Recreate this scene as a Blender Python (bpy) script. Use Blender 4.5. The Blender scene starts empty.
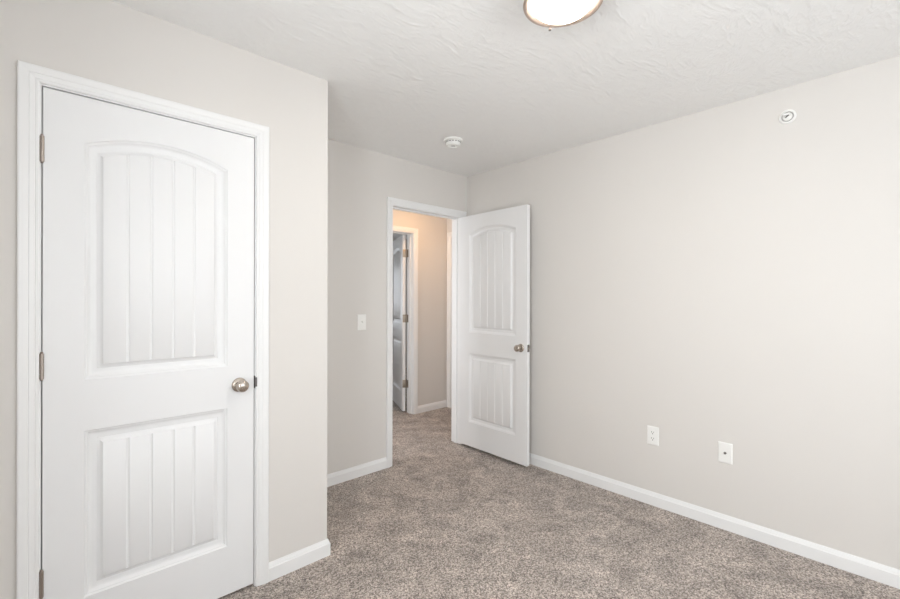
import bpy, bmesh, math, random
from mathutils import Matrix, Vector
from math import pi, sin, cos, sqrt, radians

S = bpy.context.scene
COL = S.collection
PI = pi

# ------------------------------------------------------------------ view
S.view_settings.view_transform = 'Standard'
S.view_settings.look = 'None'
S.view_settings.gamma = 1.0
S.view_settings.use_curve_mapping = False
S.view_settings.exposure = 0.19
S.cycles.use_denoising = True
S.cycles.max_bounces = 12
S.cycles.diffuse_bounces = 8
S.cycles.glossy_bounces = 4
S.cycles.transparent_max_bounces = 8

# ------------------------------------------------------------------ camera
F_PX, YAW, PITCH, ROLL, EYE = 438.3352, 0.755, -0.0007, 0.0022, 1.3234
cam_d = bpy.data.cameras.new('camera')
cam_d.sensor_width = 36.0
cam_d.lens = F_PX * 36.0 / 900.0
cam_d.shift_y = -0.00116
cam_d.clip_start = 0.02
cam = bpy.data.objects.new('camera', cam_d)
COL.objects.link(cam)
_R = Vector((cos(YAW), -sin(YAW), 0))
_F0 = Vector((sin(YAW), cos(YAW), 0))
_Z = Vector((0, 0, 1))
_F = _F0 * cos(PITCH) + _Z * sin(PITCH)
_U = -_F0 * sin(PITCH) + _Z * cos(PITCH)
_R2 = _R * cos(ROLL) + _U * sin(ROLL)
_U2 = -_R * sin(ROLL) + _U * cos(ROLL)
m = Matrix((_R2, _U2, -_F)).transposed().to_4x4()
m.translation = (0, 0, EYE)
cam.matrix_world = m
S.camera = cam

# ------------------------------------------------------------------ sky and daylight
w = bpy.data.worlds.new('world')
S.world = w
w.use_nodes = True
w.node_tree.nodes['Background'].inputs[0].default_value = (0.88, 0.93, 1.0, 1)
w.node_tree.nodes['Background'].inputs[1].default_value = 2.3


def area(name, loc, rot, sx, sy, power, color):
    d = bpy.data.lights.new(name, 'AREA')
    d.shape = 'RECTANGLE'
    d.size, d.size_y = sx, sy
    d.energy = power
    d.color = color
    o = bpy.data.objects.new(name, d)
    o.location = loc
    o.rotation_euler = rot
    COL.objects.link(o)
    return o


# daylight entering through the rear bedroom window and the window of the room across the hall
area('daylight', (1.10, -1.66, 1.42), (radians(90), 0, 0), 1.9, 1.45, 28, (0.93, 0.97, 1.0))
area('daylight', (-0.55, 0.425, 1.42), (0, radians(-90), 0), 1.35, 0.65, 48, (0.95, 0.98, 1.0))  # added fill from the left, brightening the right wall
area('daylight', (3.35, 7.15, 1.45), (radians(-90), 0, 0), 1.3, 1.3, 10, (0.88, 0.94, 1.0))

area('daylight', (0.60, 3.43, 1.35), (0, radians(-90), 0), 1.3, 0.8, 22, (0.97, 0.98, 1.0))  # added neutral fill for the lower hall wall

LAMP_E = 55.0       # strength of the glowing glass of the bedroom light
HALL_E = 37.0       # and of the hall light

# ------------------------------------------------------------------ room numbers (metres)
H = 2.44
W = 2.8787         # face of right wall
D = 2.8301         # face of back wall
DC = 2.075         # face of closet wall
XC = 1.0866        # closet corner
XL = -0.32         # left wall
YF = -1.50         # window wall behind
T = 0.114          # wall thickness
HY = 3.92          # hall wall
HX = 3.635         # hall end wall
HXL = 0.9          # hall other end
FY = 7.0           # far room's window wall

# ------------------------------------------------------------------ materials


def new_mat(name):
    mt = bpy.data.materials.new(name)
    mt.use_nodes = True
    nt = mt.node_tree
    return mt, nt, nt.nodes['Principled BSDF']


def N(nt, t, **kw):
    n = nt.nodes.new(t)
    for k, v in kw.items():
        setattr(n, k, v)
    return n


def paint(name, col, rough, bump=0.0, scale=300.0, dist=0.001, var=0.0):
    mt, nt, b = new_mat(name)
    b.inputs['Base Color'].default_value = (*col, 1)
    b.inputs['Roughness'].default_value = rough
    tc = N(nt, 'ShaderNodeTexCoord')
    nz = N(nt, 'ShaderNodeTexNoise')
    nz.inputs['Scale'].default_value = scale
    nz.inputs['Detail'].default_value = 3
    nt.links.new(tc.outputs['Object'], nz.inputs['Vector'])
    if bump:
        bp = N(nt, 'ShaderNodeBump')
        bp.inputs['Strength'].default_value = bump
        bp.inputs['Distance'].default_value = dist
        nt.links.new(nz.outputs[0], bp.inputs['Height'])
        nt.links.new(bp.outputs[0], b.inputs['Normal'])
    if var:
        n2 = N(nt, 'ShaderNodeTexNoise')
        n2.inputs['Scale'].default_value = 2.5
        nt.links.new(tc.outputs['Object'], n2.inputs['Vector'])
        mx = N(nt, 'ShaderNodeMix', data_type='RGBA')
        mx.inputs[6].default_value = (*[c * (1 - var) for c in col], 1)
        mx.inputs[7].default_value = (*[min(1, c * (1 + var)) for c in col], 1)
        nt.links.new(n2.outputs[0], mx.inputs[0])
        nt.links.new(mx.outputs[2], b.inputs['Base Color'])
    return mt


M_WALL = paint('greige_wall_paint', (0.694, 0.672, 0.644), 0.65, 0.12, 220, 0.0008, 0.012)
M_HALL = paint('hall_wall_paint', (0.694, 0.672, 0.644), 0.65, 0.12, 220, 0.0008, 0.012)
M_TRIM = paint('white_trim_paint', (0.82, 0.825, 0.825), 0.38, 0.03, 60, 0.0006)
M_DOOR = paint('white_door_paint', (0.80, 0.806, 0.812), 0.42, 0.05, 150, 0.0005)
M_PLASTIC = paint('white_plastic', (0.86, 0.86, 0.84), 0.35, 0.0, 50)
M_SLOT = paint('dark_slot', (0.03, 0.028, 0.026), 0.7)
M_DARK = paint('dark_rubber', (0.035, 0.032, 0.03), 0.8)


def metal(name, col, rough):
    mt, nt, b = new_mat(name)
    b.inputs['Base Color'].default_value = (*col, 1)
    b.inputs['Metallic'].default_value = 1.0
    b.inputs['Roughness'].default_value = rough
    tc = N(nt, 'ShaderNodeTexCoord')
    nz = N(nt, 'ShaderNodeTexNoise')
    nz.inputs['Scale'].default_value = 400
    nt.links.new(tc.outputs['Object'], nz.inputs['Vector'])
    mr = N(nt, 'ShaderNodeMapRange')
    mr.inputs['To Min'].default_value = rough - 0.05
    mr.inputs['To Max'].default_value = rough + 0.05
    nt.links.new(nz.outputs[0], mr.inputs['Value'])
    nt.links.new(mr.outputs[0], b.inputs['Roughness'])
    return mt


M_NICKEL = metal('satin_nickel', (0.52, 0.465, 0.41), 0.22)
M_HINGE = metal('hinge_nickel', (0.42, 0.365, 0.325), 0.36)
M_BRASS = metal('hall_hinge_metal', (0.44, 0.39, 0.33), 0.42)
M_STRIKE = metal('dark_strike_metal', (0.20, 0.185, 0.18), 0.4)
M_RIM = metal('brushed_lamp_rim', (0.55, 0.455, 0.40), 0.45)


def ceiling_mat():
    mt, nt, b = new_mat('brushed_ceiling_paint')
    b.inputs['Base Color'].default_value = (0.86, 0.862, 0.855, 1)
    b.inputs['Roughness'].default_value = 0.75
    tc = N(nt, 'ShaderNodeTexCoord')
    # short, stamped brush strokes: warped, stretched noise in two directions
    wp = N(nt, 'ShaderNodeTexNoise')
    wp.inputs['Scale'].default_value = 3.0
    wp.inputs['Detail'].default_value = 2
    nt.links.new(tc.outputs['Object'], wp.inputs['Vector'])
    vs = N(nt, 'ShaderNodeVectorMath', operation='SCALE')
    vs.inputs['Scale'].default_value = 0.16
    nt.links.new(wp.outputs['Color'], vs.inputs[0])
    va = N(nt, 'ShaderNodeVectorMath', operation='ADD')
    nt.links.new(tc.outputs['Object'], va.inputs[0])
    nt.links.new(vs.outputs[0], va.inputs[1])
    outs = []
    for rot, sc in ((0.75, (11, 34, 1)), (-0.25, (10, 38, 1)), (1.5, (12, 30, 1))):
        mp = N(nt, 'ShaderNodeMapping')
        mp.inputs['Rotation'].default_value = (0, 0, rot)
        mp.inputs['Scale'].default_value = sc
        nt.links.new(va.outputs[0], mp.inputs['Vector'])
        nz = N(nt, 'ShaderNodeTexNoise')
        nz.inputs['Scale'].default_value = 1.0
        nz.inputs['Detail'].default_value = 4
        nt.links.new(mp.outputs[0], nz.inputs['Vector'])
        rp = N(nt, 'ShaderNodeMapRange')
        rp.inputs['From Min'].default_value = 0.5
        rp.inputs['From Max'].default_value = 0.72
        nt.links.new(nz.outputs[0], rp.inputs['Value'])
        outs.append(rp)
    ad = N(nt, 'ShaderNodeMath', operation='MAXIMUM')
    nt.links.new(outs[0].outputs[0], ad.inputs[0])
    nt.links.new(outs[1].outputs[0], ad.inputs[1])
    a2 = N(nt, 'ShaderNodeMath', operation='MAXIMUM')
    nt.links.new(ad.outputs[0], a2.inputs[0])
    nt.links.new(outs[2].outputs[0], a2.inputs[1])
    ad = a2
    bp = N(nt, 'ShaderNodeBump')
    bp.inputs['Strength'].default_value = 0.46
    bp.inputs['Distance'].default_value = 0.005
    nt.links.new(ad.outputs[0], bp.inputs['Height'])
    nt.links.new(bp.outputs[0], b.inputs['Normal'])
    return mt


def carpet_mat():
    mt, nt, b = new_mat('speckled_carpet')
    b.inputs['Roughness'].default_value = 1.0
    b.inputs['Specular IOR Level'].default_value = 0.05
    if 'Sheen Weight' in b.inputs:
        b.inputs['Sheen Weight'].default_value = 0.15
        b.inputs['Sheen Roughness'].default_value = 0.6
    tc = N(nt, 'ShaderNodeTexCoord')
    vo = N(nt, 'ShaderNodeTexVoronoi')
    vo.inputs['Scale'].default_value = 180
    nt.links.new(tc.outputs['Object'], vo.inputs['Vector'])
    sp = N(nt, 'ShaderNodeSeparateColor')
    nt.links.new(vo.outputs['Color'], sp.inputs[0])
    ramp = N(nt, 'ShaderNodeValToRGB')
    cr = ramp.color_ramp
    cols = [(0.0, (0.070, 0.058, 0.051)), (0.34, (0.268, 0.228, 0.201)), (0.62, (0.445, 0.385, 0.343)), (1.0, (0.735, 0.665, 0.61))]
    cr.elements[0].position = 0
    cr.elements[0].color = (*cols[0][1], 1)
    cr.elements[1].position = 1
    cr.elements[1].color = (*cols[3][1], 1)
    for pos, c in cols[1:3]:
        e = cr.elements.new(pos)
        e.color = (*c, 1)
    fn = N(nt, 'ShaderNodeTexNoise')
    fn.inputs['Scale'].default_value = 260
    fn.inputs['Detail'].default_value = 2
    nt.links.new(tc.outputs['Object'], fn.inputs['Vector'])
    mixf = N(nt, 'ShaderNodeMix', data_type='FLOAT')
    mixf.inputs[0].default_value = 0.24
    nt.links.new(sp.outputs[0], mixf.inputs[2])
    nt.links.new(fn.outputs[0], mixf.inputs[3])
    nt.links.new(mixf.outputs[0], ramp.inputs[0])
    # lie of the pile: patches brushed one way or the other
    pa = N(nt, 'ShaderNodeTexNoise')
    pa.inputs['Scale'].default_value = 6.0
    pa.inputs['Detail'].default_value = 6
    pa.inputs['Roughness'].default_value = 0.62
    pa.inputs['Distortion'].default_value = 0.6
    nt.links.new(tc.outputs['Object'], pa.inputs['Vector'])
    mr = N(nt, 'ShaderNodeMapRange')
    mr.inputs['From Min'].default_value = 0.32
    mr.inputs['From Max'].default_value = 0.68
    mr.inputs['To Min'].default_value = 0.82
    mr.inputs['To Max'].default_value = 1.42
    nt.links.new(pa.outputs[0], mr.inputs['Value'])
    mu = N(nt, 'ShaderNodeVectorMath', operation='SCALE')
    nt.links.new(ramp.outputs[0], mu.inputs[0])
    nt.links.new(mr.outputs[0], mu.inputs['Scale'])
    nt.links.new(mu.outputs[0], b.inputs['Base Color'])
    hsum = N(nt, 'ShaderNodeMath', operation='ADD')
    nt.links.new(vo.outputs['Distance'], hsum.inputs[0])
    nt.links.new(fn.outputs[0], hsum.inputs[1])
    bp = N(nt, 'ShaderNodeBump')
    bp.inputs['Strength'].default_value = 0.7
    bp.inputs['Distance'].default_value = 0.008
    bp.invert = True
    nt.links.new(hsum.outputs[0], bp.inputs['Height'])
    nt.links.new(bp.outputs[0], b.inputs['Normal'])
    return mt


def glow_mat(name, col, strength):
    mt, nt, b = new_mat(name)
    b.inputs['Base Color'].default_value = (0.85, 0.83, 0.78, 1)
    b.inputs['Roughness'].default_value = 0.3
    b.inputs['Emission Color'].default_value = (*col, 1)
    b.inputs['Emission Strength'].default_value = strength
    return mt


def glass_mat():
    mt, nt, b = new_mat('window_glass')
    out = nt.nodes['Material Output']
    nt.nodes.remove(b)
    tr = N(nt, 'ShaderNodeBsdfTransparent')
    gl = N(nt, 'ShaderNodeBsdfGlossy')
    gl.inputs['Roughness'].default_value = 0.02
    mx = N(nt, 'ShaderNodeMixShader')
    mx.inputs[0].default_value = 0.06
    nt.links.new(tr.outputs[0], mx.inputs[1])
    nt.links.new(gl.outputs[0], mx.inputs[2])
    nt.links.new(mx.outputs[0], out.inputs['Surface'])
    return mt


M_SCREW = paint('dull_bronze', (0.04, 0.03, 0.027), 0.9)
M_CEIL = ceiling_mat()
M_CARPET = carpet_mat()
M_GLOW = glow_mat('lit_frosted_glass', (1.0, 0.93, 0.83), LAMP_E)
M_GLOWH = glow_mat('lit_hall_glass', (1.0, 0.58, 0.28), HALL_E)
M_GLASS = glass_mat()

# ------------------------------------------------------------------ helpers


def link(name, bm, mat, parent=None, smooth=None, local=None):
    """link a bmesh as ONE mesh object"""
    bmesh.ops.remove_doubles(bm, verts=bm.verts[:], dist=1e-6)
    bmesh.ops.recalc_face_normals(bm, faces=bm.faces[:])
    me = bpy.data.meshes.new(name)
    bm.to_mesh(me)
    bm.free()
    me.materials.append(mat)
    if smooth is not None:
        for p in me.polygons:
            p.use_smooth = True
        try:
            me.set_sharp_from_angle(angle=radians(smooth))
        except Exception:
            pass
    o = bpy.data.objects.new(name, me)
    COL.objects.link(o)
    if parent:
        o.parent = parent
    if local is not None:
        o.matrix_local = local
    return o


def tag(o, label, cat, group=None, kind=None):
    o['label'] = label
    o['category'] = cat
    if group:
        o['group'] = group
    if kind:
        o['kind'] = kind
    return o


def empty(name, mat=Matrix(), label=None, cat=None, group=None, kind=None):
    o = bpy.data.objects.new(name, None)
    o.empty_display_size = 0.1
    o.matrix_world = mat
    COL.objects.link(o)
    if label:
        tag(o, label, cat, group, kind)
    return o


def box(bm, x0, x1, y0, y1, z0, z1, bevel=0.0):
    r = bmesh.ops.create_cube(bm, size=1)
    vs = r['verts']
    for v in vs:
        v.co = Vector(((x0 + x1) / 2 + v.co.x * (x1 - x0), (y0 + y1) / 2 + v.co.y * (y1 - y0), (z0 + z1) / 2 + v.co.z * (z1 - z0)))
    if bevel:
        es = {e for v in vs for e in v.link_edges}
        bmesh.ops.bevel(bm, geom=list(es), offset=bevel, segments=2, profile=0.5, affect='EDGES')


def lathe(bm, prof, seg=40, M=Matrix()):
    """prof: (radius, height) pairs, turned about local Z"""
    rings = []
    for r, z in prof:
        if r < 1e-6:
            rings.append([bm.verts.new(M @ Vector((0, 0, z)))])
        else:
            rings.append([bm.verts.new(M @ Vector((r * cos(2 * PI * k / seg), r * sin(2 * PI * k / seg), z))) for k in range(seg)])
    for a, b in zip(rings, rings[1:]):
        for k in range(seg):
            k2 = (k + 1) % seg
            if len(a) == 1 and len(b) == 1:
                continue
            if len(a) == 1:
                bm.faces.new((a[0], b[k], b[k2]))
            elif len(b) == 1:
                bm.faces.new((a[k], b[0], a[k2]))
            else:
                bm.faces.new((a[k], b[k], b[k2], a[k2]))


def quad(bm, *pts):
    return bm.faces.new([bm.verts.new(p) for p in pts])


def wall(name, p0, p1, thick, openings, mat, label, z1=H + 0.02):
    """a wall whose room face runs from p0 to p1; thickness goes to the LEFT of p0->p1.
    openings: (s0, s1, zb, zt) along the wall"""
    p0, p1 = Vector(p0), Vector(p1)
    L = (p1 - p0).length
    d = (p1 - p0) / L
    n = Vector((-d.y, d.x))
    bm = bmesh.new()
    cuts = sorted(openings)
    s = 0.0
    pieces = []
    for (a, b_, zb, zt) in cuts:
        if a > s:
            pieces.append((s, a, -0.02, z1))
        if zb > 0:
            pieces.append((a, b_, -0.02, zb))
        pieces.append((a, b_, zt, z1))
        s = b_
    if s < L:
        pieces.append((s, L, -0.02, z1))
    # one skin: front, back, reveals
    ss = sorted({0.0, L, *[c for o_ in cuts for c in o_[:2]]})
    zs = sorted({-0.02, z1, *[c for o_ in cuts for c in o_[2:] if c > 0]})

    def solid(i, j):
        if i < 0 or j < 0 or i >= len(ss) - 1 or j >= len(zs) - 1:
            return False
        sm, zm = (ss[i] + ss[i + 1]) / 2, (zs[j] + zs[j + 1]) / 2
        return not any(a < sm < b_ and zb < zm < zt for a, b_, zb, zt in cuts)

    def P(s_, z_, t_):
        q = p0 + d * s_ + n * t_
        return (q.x, q.y, z_)
    for i in range(len(ss) - 1):
        for j in range(len(zs) - 1):
            if not solid(i, j):
                continue
            a, b_, c, e = ss[i], ss[i + 1], zs[j], zs[j + 1]
            quad(bm, P(a, c, 0), P(b_, c, 0), P(b_, e, 0), P(a, e, 0))
            quad(bm, P(a, c, thick), P(a, e, thick), P(b_, e, thick), P(b_, c, thick))
            if not solid(i - 1, j):
                quad(bm, P(a, c, 0), P(a, e, 0), P(a, e, thick), P(a, c, thick))
            if not solid(i + 1, j):
                quad(bm, P(b_, c, 0), P(b_, c, thick), P(b_, e, thick), P(b_, e, 0))
            if not solid(i, j - 1):
                quad(bm, P(a, c, 0), P(a, c, thick), P(b_, c, thick), P(b_, c, 0))
            if not solid(i, j + 1):
                quad(bm, P(a, e, 0), P(b_, e, 0), P(b_, e, thick), P(a, e, thick))
    o = link(name, bm, mat)
    return tag(o, label, 'wall', kind='structure')


# ------------------------------------------------------------------ the shell
bm = bmesh.new()
box(bm, XL - T, 5.4, YF - T, FY + T, -0.06, 0.0)
tag(link('floor', bm, M_CARPET), 'speckled greige plush carpet running from the bedroom into the hall', 'floor', kind='structure')
bm = bmesh.new()
box(bm, XL - T, 5.4, YF - T, FY + T, H, H + 0.1)
tag(link('ceiling', bm, M_CEIL), 'off-white brush-textured ceiling above the room', 'ceiling', kind='structure')

RG = 0.022   # rough opening beyond the jamb face
C_D0, C_D1, C_ZT = 0.0093, 0.7252, 2.0575           # closet jamb faces, head
B_D0, B_D1, B_ZT = 2.0420, 2.7940, 2.0525           # bedroom doorway
F_D0, F_D1, F_ZT = 2.3980, 3.1140, 2.0565           # doorway across the hall
E_D0, E_D1, E_ZT = 3.0850, 3.8430, 2.0565           # doorway in the hall's end wall (y values)

WX0, WX1, WZ0, WZ1 = 0.15, 2.05, 0.72, 2.10
wall('wall_closet', (XL, DC), (XC, DC), T, [(C_D0 - RG - XL, C_D1 + RG - XL, 0, C_ZT + RG)], M_WALL,
     'greige wall around the closet door, ending in an outside corner')
wall('wall_closet_side', (XC, DC + T), (XC, D), T, [], M_WALL, 'short greige side of the closet, turned away from view')
wall('wall_back', (XL, D), (HX, D), T, [(B_D0 - RG - XL, B_D1 + RG - XL, 0, B_ZT + RG)], M_WALL,
     'greige back wall with the open doorway and light switch')
wall('wall_right', (W, D), (W, YF), T, [], M_WALL, 'long blank greige wall on the right with two outlets')
LY0, LY1 = 0.10, 0.75
wall('wall_left', (XL, YF - T), (XL, D), T, [(LY0 - YF + T, LY1 - YF + T, WZ0, WZ1)], M_WALL, 'greige wall at the left of the closet door, out of frame')
wall('wall_front', (W + T, YF), (XL, YF), T, [(W + T - WX1, W + T - WX0, WZ0, WZ1)], M_WALL, 'greige window wall behind the viewpoint')
wall('wall_hall', (HXL, HY), (HX, HY), T, [(F_D0 - RG - HXL, F_D1 + RG - HXL, 0, F_ZT + RG)], M_HALL,
     'warmly lit hall wall seen through the bedroom doorway')
wall('wall_hall_end', (HX, HY + T), (HX, D), T, [(HY + T - E_D1 - RG, HY + T - E_D0 + RG, 0, E_ZT + RG)], M_HALL,
     'end wall of the hall, to the right of the warm wall')
wall('wall_hall_start', (HXL, D + T), (HXL, HY), T, [(0.08, 0.88, 0.7, 2.0)], M_HALL, 'hidden end of the hall at the left')
wall('wall_far_left', (1.6, HY + T), (1.6, FY), T, [], M_WALL, 'left wall of the room across the hall')
wall('wall_far_right', (5.1, FY), (5.1, HY + T), T, [], M_WALL, 'right wall of the room across the hall')
wall('wall_far_window', (1.6 - T, FY), (5.1 + T, FY), T, [(3.35 - 0.65 - 1.6 + T, 3.35 + 0.65 - 1.6 + T, 0.8, 2.1)], M_WALL, 'window wall of the room across the hall')
wall('wall_far_near', (5.1, HY + T), (HX, HY + T), 0.08, [], M_WALL, 'near wall of the room across the hall')


def window(name, M_, w_, z0, z1, label):
    """frame in local x (width), y into the wall, z up"""
    bm = bmesh.new()
    fw = 0.05
    for (a, b_, c, d_) in ((0, fw, z0, z1), (w_ - fw, w_, z0, z1), (fw, w_ - fw, z0, z0 + fw), (fw, w_ - fw, z1 - fw, z1), (w_ / 2 - 0.03, w_ / 2 + 0.03, z0 + fw, z1 - fw)):
        box(bm, a, b_, 0.03, 0.09, c, d_, 0.003)
    o = link(name, bm, M_TRIM)
    o.matrix_world = M_
    tag(o, label, 'window', kind='structure')
    for a, b_ in ((fw, w_ / 2 - 0.03), (w_ / 2 + 0.03, w_ - fw)):
        bm = bmesh.new()
        box(bm, a, b_, 0.058, 0.062, z0 + fw, z1 - fw)
        link('pane', bm, M_GLASS, o)
    bm = bmesh.new()
    box(bm, -0.04, w_ + 0.04, -0.04, 0.03, z0 - 0.02, z0, 0.004)
    link('window_sill', bm, M_TRIM, o)
    return o


window('window_1', Matrix.Translation((WX1, YF, 0)) @ Matrix.Rotation(PI, 4, 'Z'), WX1 - WX0, WZ0, WZ1, 'white two-pane bedroom window behind the viewpoint')
window('window_2', Matrix.Translation((2.70, FY, 0)), 1.30, 0.8, 2.1, 'white window of the room across the hall')

window('window_fill_left', Matrix.Translation((XL, LY0, 0)) @ Matrix.Rotation(PI / 2, 4, 'Z'), LY1 - LY0, WZ0, WZ1, 'added white window for fill light, unseen left of the viewpoint')  # unseen window, added and placed to carry the left fill light

window('window_fill_hall', Matrix.Translation((HXL, D + T + 0.08, 0)) @ Matrix.Rotation(PI / 2, 4, 'Z'), 0.8, 0.7, 2.0, 'added white window for fill light, unseen at the end of the hall')  # unseen window, added as the opening for the hall fill

# ------------------------------------------------------------------ trim: casings with their jambs
CW, RV = 0.055, 0.005
CPROF = [(0.0, -0.0005), (0.0, 0.0075), (0.0035, 0.0095), (0.009, 0.0098), (0.0105, 0.0085), (0.012, 0.0105), (0.020, 0.0125), (0.0255, 0.0135),
         (0.027, 0.0122), (0.0285, 0.0142), (0.040, 0.0158), (0.049, 0.0165), (0.053, 0.0155), (0.055, 0.0125), (0.055, -0.0005)]


def casing_bm(bm, x0, x1, zt, M_=Matrix()):
    path = [((x0 - RV, 0.0), (-1, 0)), ((x0 - RV, zt + RV), (-1, 1)), ((x1 + RV, zt + RV), (1, 1)), ((x1 + RV, 0.0), (1, 0))]
    rows = []
    for (px, pz), (dx, dz) in path:
        rows.append([bm.verts.new(M_ @ Vector((px + dx * wv, -t, pz + dz * wv))) for wv, t in CPROF])
    for a, b_ in zip(rows, rows[1:]):
        for k in range(len(CPROF) - 1):
            bm.faces.new((a[k], a[k + 1], b_[k + 1], b_[k]))
    for r in (rows[0], rows[-1]):
        bm.faces.new(r)


def doorway(name, M_, x0, x1, zt, depth, stop_y, label, strike=None, both=True):
    """local: x along wall, y into the wall from the face, z up"""
    bm = bmesh.new()
    casing_bm(bm, x0, x1, zt)
    if both:
        casing_bm(bm, x0, x1, zt, Matrix.Translation((x0 + x1, depth, 0)) @ Matrix.Rotation(PI, 4, 'Z'))
    o = link(name, bm, M_TRIM)
    o.matrix_world = M_
    tag(o, label, 'door trim', kind='structure')
    bm = bmesh.new()
    jt = 0.018
    box(bm, x0 - jt, x0, 0, depth, 0, zt + jt)
    box(bm, x1, x1 + jt, 0, depth, 0, zt + jt)
    box(bm, x0, x1, 0, depth, zt, zt + jt)
    a, b_ = stop_y
    box(bm, x0, x0 + 0.011, a, b_, 0, zt, 0.002)
    box(bm, x1 - 0.011, x1, a, b_, 0, zt, 0.002)
    box(bm, x0 + 0.011, x1 - 0.011, a, b_, zt - 0.011, zt, 0.002)
    link('door_jamb', bm, M_TRIM, o)
    if strike:
        sx, sy0, sy1, sz = strike
        bm = bmesh.new()
        box(bm, sx - 0.0012, sx + 0.0012, sy0, sy1, sz - 0.028, sz + 0.028, 0.0005)
        # the lip that curls over the jamb's edge
        if sy0 < 0.0:
            box(bm, sx - 0.001, sx + 0.0085, sy0 - 0.0045, sy0 + 0.0005, sz - 0.021, sz + 0.021, 0.0012)
        p = link('strike_plate', bm, M_STRIKE, o)
        p['label'] = 'metal strike plate'
    return o


doorway('trim_1', Matrix.Translation((0, DC, 0)), C_D0, C_D1, C_ZT, T, (0.037, 0.067), 'white moulded casing around the closed closet door',
        strike=(C_D1 - 0.0005, -0.0055, 0.03, 0.938))
doorway('trim_2', Matrix.Translation((0, D, 0)), B_D0, B_D1, B_ZT, T, (0.040, 0.072), 'white moulded casing around the open bedroom doorway',
        strike=(B_D0 + 0.0005, 0.002, 0.035, 0.938))
doorway('trim_3', Matrix.Translation((0, HY, 0)), F_D0, F_D1, F_ZT, T, (0.045, 0.075), 'white casing of the doorway across the hall',
        strike=(F_D0 + 0.0005, 0.08, 0.112, 0.938))
# end wall of the hall: local x runs along -y
doorway('trim_4', Matrix.Translation((HX, 0, 0)) @ Matrix.Rotation(-PI / 2, 4, 'Z'), -E_D1, -E_D0, E_ZT, T, (0.037, 0.067),
        'white casing at the far end of the hall, beside its corner')

# ------------------------------------------------------------------ baseboards
BPROF = [(0.0, -0.004), (0.013, -0.004), (0.013, 0.058), (0.0125, 0.061), (0.0100, 0.0635), (0.0095, 0.067), (0.0085, 0.071), (0.0055, 0.079), (0.0045, 0.083), (0.0, 0.083)]


def baseboard(name, pts, label):
    """room lies to the RIGHT of the path"""
    P = [Vector(p) for p in pts]
    n_ = len(P)
    dirs = [(P[i + 1] - P[i]).normalized() for i in range(n_ - 1)]
    nor = [Vector((d.y, -d.x)) for d in dirs]
    offs = []
    for i in range(n_):
        if i == 0:
            offs.append(nor[0])
        elif i == n_ - 1:
            offs.append(nor[-1])
        else:
            a, b_ = nor[i - 1], nor[i]
            s_ = a + b_
            offs.append(s_ * (2.0 / s_.length_squared) if s_.length > 1e-6 else a)
    bm = bmesh.new()
    rows = [[bm.verts.new((p.x + o_.x * t, p.y + o_.y * t, z)) for t, z in BPROF] for p, o_ in zip(P, offs)]
    K = len(BPROF)
    for a, b_ in zip(rows, rows[1:]):
        for k in range(K):
            k2 = (k + 1) % K
            bm.faces.new((a[k], a[k2], b_[k2], b_[k]))
    bm.faces.new(rows[0])
    bm.faces.new(rows[-1])
    o = link(name, bm, M_TRIM)
    return tag(o, label, 'baseboard', kind='structure')


co = RV + CW
baseboard('baseboard_closet', [(C_D1 + co, DC), (XC, DC), (XC, D)], 'white baseboard wrapping the closet corner beside the closet door')
baseboard('baseboard_back', [(XC + 0.013, D), (B_D0 - co, D)], 'white baseboard under the light switch, left of the open doorway')
baseboard('baseboard_right', [(W, D), (W, YF)], 'long white baseboard along the right wall under the outlets')
baseboard('baseboard_left', [(XL, YF), (XL, DC), (C_D0 - co, DC)], 'white baseboard left of the closet door')
baseboard('baseboard_front', [(W - 0.013, YF), (XL + 0.013, YF)], 'white baseboard below the window behind the viewpoint')
baseboard('baseboard_hall', [(F_D1 + co, HY), (HX, HY)], 'white baseboard on the warm hall wall beyond the doorway')
baseboard('baseboard_hall_far', [(HXL, HY), (F_D0 - co, HY)], 'white baseboard of the hall, hidden left of its doorway')
baseboard('baseboard_hall_near', [(B_D0 - co, D + T), (HXL, D + T)], 'white baseboard on the hall side of the back wall')

# ------------------------------------------------------------------ moulded two-panel doors
# moulding profile: (distance in from the panel's outline, depth below the face)
MPROF = [(0.0, 0.0), (0.0012, 0.0012), (0.0042, 0.0036), (0.0068, 0.0040), (0.0085, 0.0042), (0.0105, 0.0058), (0.0150, 0.0088), (0.0190, 0.0102), (0.0250, 0.0108), (0.0350, 0.0111), (0.0362, 0.0122), (0.0375, 0.0118), (0.0430, 0.0104), (0.0480, 0.0078), (0.0515, 0.0050), (0.0535, 0.0026), (0.0545, 0.0022)]
MPROF = [(d_, dep_ * 1.3) for d_, dep_ in MPROF]


class PanelShape:
    def __init__(self, xl, xr, zb, zc, rise):
        self.xl, self.xr, self.zb, self.zc, self.rise = xl, xr, zb, zc, rise
        self.xm = (xl + xr) / 2
        hw = (xr - xl) / 2
        if rise > 0:
            self.R = hw * hw / (2 * rise) + rise / 2
            self.cz = zc + rise - self.R

    def top(self, x, d):
        if self.rise <= 0:
            return self.zc - d
        return self.cz + sqrt((self.R - d) ** 2 - (x - self.xm) ** 2)


def groove_columns(x0, x1, n=5, gw=0.0075, gd=0.0028):
    """x positions and extra depth over a field of n planks"""
    cols = [(0.0, 0.0)]
    L = x1 - x0
    for k in range(1, n):
        c = L * k / n
        for dx, dd in ((-gw * 0.75, 0), (-gw * 0.28, gd), (gw * 0.28, gd), (gw * 0.75, 0)):
            cols.append((c + dx, dd))
        if k < n:
            pass
    # extra columns inside each plank keep the arch smooth
    full = sorted(cols + [(L, 0.0)] + [(L * (k + f) / n, 0.0) for k in range(n) for f in (0.3, 0.5, 0.7)])
    return [(x0 + a, b) for a, b in full]


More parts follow.
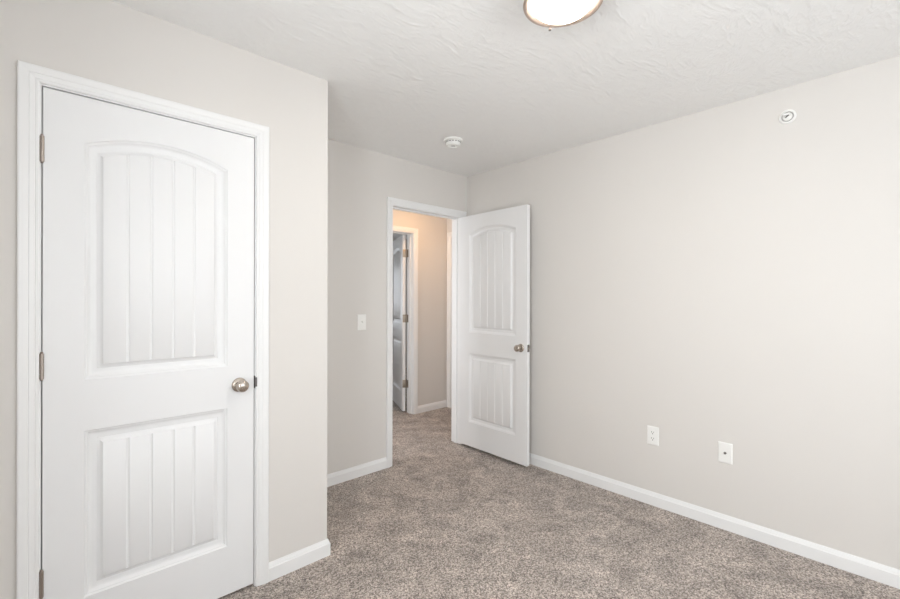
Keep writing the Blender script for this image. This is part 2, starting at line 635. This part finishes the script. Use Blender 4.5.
def panel_bm(ps, yf, sgn):
    """yf: y of the door face; sgn +1: recess goes to +y"""
    bm = bmesh.new()
    dl = MPROF[-1][0]
    cols = groove_columns(ps.xl + dl, ps.xr - dl)
    fr = [((x - ps.xl - dl) / (ps.xr - ps.xl - 2 * dl), g) for x, g in cols]
    loops = []
    nz = 8
    last = len(MPROF) - 1
    for i, (d, dep) in enumerate(MPROF):
        x0, x1 = ps.xl + d, ps.xr - d
        zb = ps.zb + d
        y = yf + sgn * dep
        top = []
        bot = []
        for f, g in fr:
            x = x0 + (x1 - x0) * f
            yy = y + (sgn * g if i == last else 0)
            top.append(Vector((x, yy, ps.top(x, d))))
            bot.append(Vector((x, yy, zb)))
        lf = [Vector((x0, y, bot[0].z + (top[0].z - bot[0].z) * k / nz)) for k in range(1, nz)]
        rt = [Vector((x1, y, bot[-1].z + (top[-1].z - bot[-1].z) * k / nz)) for k in range(1, nz)]
        loop = bot + rt + top[::-1] + lf[::-1]
        loops.append(([bm.verts.new(v) for v in loop], len(bot)))
    for (a, _), (b_, _) in zip(loops, loops[1:]):
        n_ = len(a)
        for k in range(n_):
            k2 = (k + 1) % n_
            bm.faces.new((a[k], a[k2], b_[k2], b_[k]))
    lv, nb = loops[-1]
    bot = lv[:nb]
    topr = lv[nb + nz - 1: nb + nz - 1 + nb][::-1]
    for k in range(nb - 1):
        bm.faces.new((bot[k], bot[k + 1], topr[k + 1], topr[k]))
    return bm


def skin(bm, w_, h_, yf, panels, ch):
    """flat stiles and rails of one door face, leaving out the panels"""
    up, lo = panels
    xl, xr = up.xl, up.xr

    def q(a, b_, c, d_):
        quad(bm, (a, yf, c), (b_, yf, c), (b_, yf, d_), (a, yf, d_))
    zs = [ch, lo.zb, lo.zc, up.zb, up.zc]
    for a, b_ in ((ch, xl), (xr, w_ - ch)):
        for c, d_ in zip(zs, zs[1:] + [h_ - ch]):
            q(a, b_, c, d_)
    q(xl, xr, ch, lo.zb)
    q(xl, xr, lo.zc, up.zb)
    dl = MPROF[-1][0]
    fr = [(x - xl - dl) / (xr - xl - 2 * dl) for x, g in groove_columns(xl + dl, xr - dl)]
    xs = [xl + (xr - xl) * f for f in fr]
    for a, b_ in zip(xs, xs[1:]):
        quad(bm, (a, yf, up.top(a, 0)), (b_, yf, up.top(b_, 0)), (b_, yf, h_ - ch), (a, yf, h_ - ch))


def knob_parts(parent, x, z, yf, sgn):
    """rosette plate plus knob on a neck; sgn -1 sticks out to -y"""
    M_ = Matrix.Translation((x, yf, z)) @ Matrix.Rotation(PI / 2 * (1 if sgn < 0 else -1), 4, 'X') @ Matrix.Diagonal((1.05, 1.05, 1.0, 1.0))
    bm = bmesh.new()
    lathe(bm, [(0.0305, 0), (0.0305, 0.002), (0.029, 0.005), (0.024, 0.008), (0.017, 0.010), (0.0135, 0.011), (0.012, 0.014), (0.0115, 0.024), (0.0125, 0.027)], 40, M_)
    ro = link('knob_rosette', bm, M_NICKEL, parent, smooth=45)
    bm = bmesh.new()
    lathe(bm, [(0.0, 0.0255), (0.0125, 0.0262), (0.0165, 0.029), (0.0215, 0.034), (0.0245, 0.040), (0.0253, 0.046), (0.0242, 0.052), (0.0212, 0.0568), (0.016, 0.0600), (0.008, 0.0618), (0.0, 0.0622)], 40, M_)
    kn = link('door_knob', bm, M_NICKEL, parent, smooth=60)
    return ro, kn


def hinge(parent, x, y, z, mat, plate=None):
    """barrel on the hinge line with five knuckles and tips; plate: leaf plates (x0,x1,y0,y1)"""
    bm = bmesh.new()
    Hh = 0.089
    r = 0.0062
    prof = [(0, -Hh / 2 - 0.006), (0.003, -Hh / 2 - 0.0055), (0.0045, -Hh / 2 - 0.003), (0.0035, -Hh / 2 - 0.0005), (r, -Hh / 2)]
    for k in range(5):
        z0 = -Hh / 2 + Hh * k / 5
        z1 = z0 + Hh / 5
        prof += [(r, z0 + 0.0008), (r, z1 - 0.0008), (r - 0.0012, z1)]
    prof += [(0.0035, Hh / 2 + 0.0005), (0.0045, Hh / 2 + 0.003), (0.003, Hh / 2 + 0.0055), (0, Hh / 2 + 0.006)]
    lathe(bm, prof, 18, Matrix.Translation((x, y, z)))
    for pl in (plate or []):
        box(bm, pl[0], pl[1], pl[2], pl[3], z - Hh / 2, z + Hh / 2, 0.0003)
    o = link('hinge', bm, mat, parent, smooth=50)
    return o


def make_door(name, M_, w_, h_, label, t=0.035, knob_z=0.92, backset=0.068, hinge_side=None, hmat=None, hz=(0.3155, 1.069, 1.822), hinge_xy=None, plates=None):
    """local x from the hinge edge to the free edge, front face y=0 looking to -y"""
    bm = bmesh.new()
    st = 0.1120
    up = PanelShape(st, w_ - st, 1.0068 * h_ / 2.038, 1.868 * h_ / 2.038, 0.054)
    lo = PanelShape(st, w_ - st, 0.2140 * h_ / 2.038, 0.8215 * h_ / 2.038, 0)
    ch = 0.0015
    skin(bm, w_, h_, 0, (up, lo), ch)
    skin(bm, w_, h_, t, (up, lo), ch)
    a = [(ch, 0, ch), (w_ - ch, 0, ch), (w_ - ch, 0, h_ - ch), (ch, 0, h_ - ch)]
    b_ = [(0, ch, 0), (w_, ch, 0), (w_, ch, h_), (0, ch, h_)]
    c = [(0, t - ch, 0), (w_, t - ch, 0), (w_, t - ch, h_), (0, t - ch, h_)]
    d_ = [(ch, t, ch), (w_ - ch, t, ch), (w_ - ch, t, h_ - ch), (ch, t, h_ - ch)]
    for r0, r1 in ((a, b_), (b_, c), (c, d_)):
        for k in range(4):
            quad(bm, r0[k], r0[(k + 1) % 4], r1[(k + 1) % 4], r1[k])
    o = link(name, bm, M_DOOR)
    o.matrix_world = M_
    tag(o, label, 'door', kind='structure')
    for yf, s in ((0, 1), (t, -1)):
        for ps in (up, lo):
            link('door_panel', panel_bm(ps, yf, s), M_DOOR, o, smooth=35)
    for yf, s in ((0, -1), (t, 1)):
        ro, kn = knob_parts(o, w_ - backset, knob_z, yf, s)
        kn.parent = ro
    # latch plate on the free edge
    bm = bmesh.new()
    box(bm, w_ - 0.001, w_ + 0.0012, t / 2 - 0.0125, t / 2 + 0.0125, knob_z - 0.0285, knob_z + 0.0285, 0.0004)
    la = link('latch_plate', bm, M_STRIKE, o)
    bm = bmesh.new()
    v = [(w_ + 0.0008, t / 2 - 0.006, knob_z - 0.009), (w_ + 0.0008, t / 2 + 0.006, knob_z - 0.009), (w_ + 0.0008, t / 2 + 0.006, knob_z + 0.009), (w_ + 0.0008, t / 2 - 0.006, knob_z + 0.009)]
    e = [(w_ + 0.0026, t / 2 - 0.006, knob_z - 0.009), (w_ + 0.0016, t / 2 + 0.006, knob_z - 0.009), (w_ + 0.0016, t / 2 + 0.006, knob_z + 0.009), (w_ + 0.0026, t / 2 - 0.006, knob_z + 0.009)]
    quad(bm, *v)
    quad(bm, *e)
    for k in range(4):
        quad(bm, v[k], v[(k + 1) % 4], e[(k + 1) % 4], e[k])
    link('latch_bolt', bm, M_NICKEL, la)
    if hinge_xy:
        for z in hz:
            hinge(o, hinge_xy[0], hinge_xy[1], z, hmat or M_HINGE, plates)
    return o


def jamb_leaf():
    """the half of each hall-door hinge that is screwed to the jamb"""
    d = bpy.data.objects['door_3']
    inv = d.matrix_basis.inverted()
    for h in [c for c in d.children if c.name.startswith('hinge')]:
        bm = bmesh.new()
        bm.from_mesh(h.data)
        zc = sum(v.co.z for v in bm.verts) / len(bm.verts) + d.location.z
        n0 = len(bm.verts)
        box(bm, F_D1 - 0.0012, F_D1 + 0.0004, HY + T - 0.034, HY + T + 0.004, zc - 0.0445, zc + 0.0445, 0.0003)
        bm.verts.ensure_lookup_table()
        bmesh.ops.transform(bm, matrix=inv, verts=bm.verts[n0:])
        bm.to_mesh(h.data)
        bm.free()


# closed closet door: hinges on the left
make_door('door_1', Matrix.Translation((C_D0 + 0.003, DC, 0.0152)), 0.7090, 2.0383, 'closed white two-panel arched plank closet door with satin knob, at left',
          hinge_xy=(-0.0015, -0.0050), knob_z=0.9185, backset=0.0635)
# bedroom door standing open against the right wall
th = math.atan2(-0.99977, -0.02165)
make_door('door_2', Matrix.Translation((2.765, 2.804, 0.025)) @ Matrix.Rotation(th, 4, 'Z'), 0.750, 2.0235, 'white two-panel arched plank bedroom door standing open towards the right wall',
          hinge_xy=(-0.004, 0.040), knob_z=0.9105, backset=0.0605)
# door of the room across the hall, opened away
make_door('door_3', Matrix.Translation((3.100, 4.045, 0.018)) @ Matrix.Rotation(radians(65), 4, 'Z'), 0.710, 2.0350, 'white door standing open into the room across the hall, hinges showing',
          hinge_xy=(-0.0035, -0.0045), hmat=M_BRASS, knob_z=0.92, plates=[(-0.0012, 0.0003, -0.003, 0.033)])
jamb_leaf()
# closed door at the hall's end
make_door('door_4', Matrix.Translation((HX + 0.002, E_D1 - 0.003, 0.018)) @ Matrix.Rotation(-PI / 2, 4, 'Z'), E_D1 - E_D0 - 0.006, 2.035,
          'closed white door in the end wall of the hall')

# ------------------------------------------------------------------ ceiling light


def ceiling_light(loc, label, glow, rim_mat, screw_deg):
    r = empty('ceiling_light', Matrix.Translation(loc), label, 'ceiling light')
    bm = bmesh.new()
    lathe(bm, [(0.0, 0.0), (0.118, 0.0), (0.121, -0.006), (0.122, -0.030), (0.126, -0.046), (0.133, -0.056), (0.1385, -0.061), (0.1395, -0.066), (0.138, -0.0705), (0.1335, -0.0725), (0.1250, -0.0705), (0.1180, -0.0665), (0.1090, -0.0625), (0.1075, -0.050)], 72)
    link('lamp_rim', bm, rim_mat, r, smooth=40)
    bm = bmesh.new()
    prof = [(0.1050, -0.050), (0.1060, -0.060)]
    for k in range(0, 17):
        a = k / 16 * PI / 2
        prof.append((0.1060 * cos(a) ** 0.8 if k < 16 else 0.0, -0.062 - 0.045 * sin(a)))
    lathe(bm, prof, 72)
    link('glass_dome', bm, glow, r, smooth=60)
    for k in range(3):
        a = radians(screw_deg + 120 * k)
        bm = bmesh.new()
        Mk = Matrix.Rotation(a, 4, 'Z') @ Matrix.Translation((0.1370, 0, -0.0690)) @ Matrix.Rotation(PI, 4, 'Y')
        lathe(bm, [(0, 0), (0.0022, 0.0), (0.0022, 0.006), (0.0048, 0.0065), (0.0055, 0.009), (0.0048, 0.0125), (0, 0.0135)], 16, Mk)
        link('thumb_screw', bm, M_SCREW, r, smooth=50)
    return r


ceiling_light((1.357, 0.861, H), 'round flush ceiling light with glowing frosted dome and taupe metal rim', M_GLOW, M_RIM, 53)
ceiling_light((2.98, 3.42, H), 'warm flush light on the hall ceiling, out of sight past the doorway', M_GLOWH, M_RIM, 10)

# ------------------------------------------------------------------ smoke detector
sd = empty('smoke_detector', Matrix.Translation((2.135, 2.240, H)), 'round white smoke detector on the ceiling near the open doorway', 'smoke detector')
bm = bmesh.new()
lathe(bm, [(0.0, 0.0), (0.066, 0.0), (0.0675, -0.003), (0.0670, -0.008), (0.0635, -0.0115), (0.057, -0.0125), (0.049, -0.0125)], 56)
link('mounting_base', bm, M_PLASTIC, sd, smooth=40)
bm = bmesh.new()
lathe(bm, [(0.050, -0.0120), (0.0515, -0.0140), (0.0520, -0.030), (0.0510, -0.0375), (0.0480, -0.0425), (0.0430, -0.0450), (0.0370, -0.0450), (0.0345, -0.0425), (0.0335, -0.0385), (0.0200, -0.0385), (0.0185, -0.0420), (0.0, -0.0425)], 56)
link('sensor_body', bm, M_PLASTIC, sd, smooth=40)
bm = bmesh.new()
for k in range(16):
    a = 2 * PI * k / 16
    box(bm, -0.0062, 0.0062, -0.0008, 0.0008, -0.0022, 0.0022)
    bmesh.ops.transform(bm, matrix=Matrix.Rotation(a, 4, 'Z') @ Matrix.Translation((0, 0.0519, -0.0205)), verts=bm.verts[-8:])
o = link('vent_slots', bm, M_SLOT, sd)
o['label'] = 'dark vent slots round the side'
bm = bmesh.new()
box(bm, -0.013, 0.013, -0.0028, 0.0028, -0.0438, -0.0422)
o = link('test_slot', bm, M_SLOT, sd, local=Matrix.Rotation(radians(-43), 4, 'Z'))
o['label'] = 'dark slot under the detector'

# ------------------------------------------------------------------ wall plates


def plate_root(name, M_, label, cat):
    """local: x to the viewer's right, z up, -y out of the wall"""
    r = empty(name, M_, label, cat)
    bm = bmesh.new()
    a, b_ = 0.036, 0.0585
    rows = []
    for ins, y in ((0.0, 0.0), (0.0, -0.0022), (0.0012, -0.0040), (0.0035, -0.0054), (0.007, -0.0060)):
        rows.append([bm.verts.new((sx * (a - ins), y, sz * (b_ - ins))) for sx, sz in ((-1, -1), (1, -1), (1, 1), (-1, 1))])
    for p, q in zip(rows, rows[1:]):
        for k in range(4):
            bm.faces.new((p[k], p[(k + 1) % 4], q[(k + 1) % 4], q[k]))
    bm.faces.new(rows[0])
    bm.faces.new(rows[-1])
    link('cover_plate', bm, M_PLASTIC, r)
    return r


def screw(parent, z, y=-0.006):
    bm = bmesh.new()
    lathe(bm, [(0.0031, 0), (0.003, 0.0007), (0.002, 0.0011), (0, 0.0012)], 14, Matrix.Translation((0, y, z)) @ Matrix.Rotation(PI / 2, 4, 'X'))
    link('screw', bm, M_PLASTIC, parent, smooth=40)


RIGHT = Matrix.Rotation(-PI / 2, 4, 'Z')    # local -y -> world -x
sw = plate_root('light_switch', Matrix.Translation((1.760, D, 1.143)), 'white toggle light switch on the back wall left of the open doorway', 'light switch')
bm = bmesh.new()
for (a, b_, c, d_) in ((-0.0062, -0.0048, -0.0125, 0.0125), (0.0048, 0.0062, -0.0125, 0.0125), (-0.0048, 0.0048, 0.011, 0.0125), (-0.0048, 0.0048, -0.0125, -0.011)):
    box(bm, a, b_, -0.0072, -0.0058, c, d_)
link('toggle_collar', bm, M_PLASTIC, sw)
bm = bmesh.new()
box(bm, -0.0046, 0.0046, -0.017, -0.0, -0.005, 0.005, 0.001)
link('toggle', bm, M_PLASTIC, sw, local=Matrix.Rotation(radians(-28), 4, 'X') @ Matrix.Translation((0, -0.002, -0.001)))
screw(sw, 0.030)
screw(sw, -0.030)

ol = plate_root('electrical_outlet', Matrix.Translation((W, 1.154, 0.4445)) @ RIGHT, 'white duplex electrical outlet low on the right wall, nearer the door', 'outlet')
for zc in (0.0195, -0.0195):
    bm = bmesh.new()
    pts = []
    for k in range(32):
        a = 2 * PI * k / 32
        pts.append((0.0172 * cos(a), max(-0.0142, min(0.0142, 0.0172 * sin(a)))))
    fr_ = [bm.verts.new((x, -0.0078, zc + z)) for x, z in pts]
    bk_ = [bm.verts.new((x * 1.03, -0.0058, zc + z * 1.03)) for x, z in pts]
    bm.faces.new(fr_)
    for k in range(32):
        bm.faces.new((fr_[k], fr_[(k + 1) % 32], bk_[(k + 1) % 32], bk_[k]))
    so = link('socket', bm, M_PLASTIC, ol)
    bm = bmesh.new()
    box(bm, -0.0076, -0.0050, -0.0082, -0.0074, zc + 0.0000, zc + 0.0085)
    box(bm, 0.0050, 0.0076, -0.0082, -0.0074, zc + 0.0010, zc + 0.0080)
    lathe(bm, [(0, 0), (0.0029, 0), (0.0029, 0.0008), (0, 0.0008)], 14, Matrix.Translation((0, -0.0074, zc - 0.0070)) @ Matrix.Rotation(PI / 2, 4, 'X'))
    o = link('socket_slots', bm, M_SLOT, so)
    o['label'] = 'dark blade slots and ground hole'
screw(ol, 0.0)

cj = plate_root('cable_outlet', Matrix.Translation((W, 0.748, 0.4385)) @ RIGHT, 'white cable jack plate with one dark centre connector on the right wall', 'outlet')
bm = bmesh.new()
My = Matrix.Translation((0, -0.006, 0)) @ Matrix.Rotation(PI / 2, 4, 'X')
lathe(bm, [(0.0078, 0), (0.0078, 0.0016), (0.0066, 0.0022), (0.0050, 0.0022)], 6, My)
lathe(bm, [(0.0050, 0.0020), (0.0050, 0.0095), (0.0046, 0.0100), (0.0034, 0.0100), (0.0034, 0.004), (0, 0.004)], 20, My)
o = link('cable_connector', bm, metal('dark_connector_metal', (0.20, 0.19, 0.18), 0.4), cj, smooth=30)
o['label'] = 'dark metal cable connector'
screw(cj, 0.030)
screw(cj, -0.030)

# ------------------------------------------------------------------ sidewall sprinkler
sp = empty('fire_sprinkler', Matrix.Translation((W, 0.465, 2.283)) @ RIGHT, 'small round white sidewall sprinkler high on the right wall', 'sprinkler')
Mo = Matrix.Rotation(PI / 2, 4, 'X')
bm = bmesh.new()
lathe(bm, [(0.0375, 0.0), (0.0375, 0.0015), (0.0360, 0.0050), (0.0320, 0.0075), (0.0285, 0.0075), (0.0268, 0.0055), (0.0262, 0.0010)], 48, Mo)
link('escutcheon', bm, M_PLASTIC, sp, smooth=40)
bm = bmesh.new()
lathe(bm, [(0.0262, 0.0010), (0.0225, 0.0008), (0.0, 0.0008)], 48, Mo)
o = link('recess', bm, paint('grey_recess', (0.42, 0.41, 0.40), 0.7), sp)
o['label'] = 'grey recess round the sprinkler'
bm = bmesh.new()
lathe(bm, [(0.0205, 0.0008), (0.0205, 0.0050), (0.0190, 0.0065), (0.0110, 0.0070), (0.0085, 0.0100), (0.0060, 0.0105), (0.0060, 0.014), (0.0, 0.014)], 28, Mo)
for s_ in (-1, 1):
    box(bm, s_ * 0.0115 - 0.0018, s_ * 0.0115 + 0.0018, -0.030, -0.006, -0.002, 0.002, 0.0006)
link('sprinkler_body', bm, M_PLASTIC, sp, smooth=40)
bm = bmesh.new()
box(bm, -0.0140, 0.0140, -0.0320, -0.0300, 0.0020, 0.0095, 0.0006)
box(bm, -0.0140, 0.0140, -0.0320, -0.0200, 0.0095, 0.0110, 0.0005)
link('deflector', bm, M_PLASTIC, sp)
bm = bmesh.new()
lathe(bm, [(0.0, -0.0155), (0.0020, -0.0150), (0.0034, -0.009), (0.0038, 0.0), (0.0034, 0.009), (0.0020, 0.0115), (0.0, 0.012)], 16, Matrix.Translation((0.001, -0.0165, -0.001)) @ Matrix.Rotation(radians(52), 4, 'Y') @ Matrix.Scale(0.75, 4))
o = link('heat_bulb', bm, M_SLOT, sp, smooth=50)
o['label'] = 'dark heat-sensing bulb'
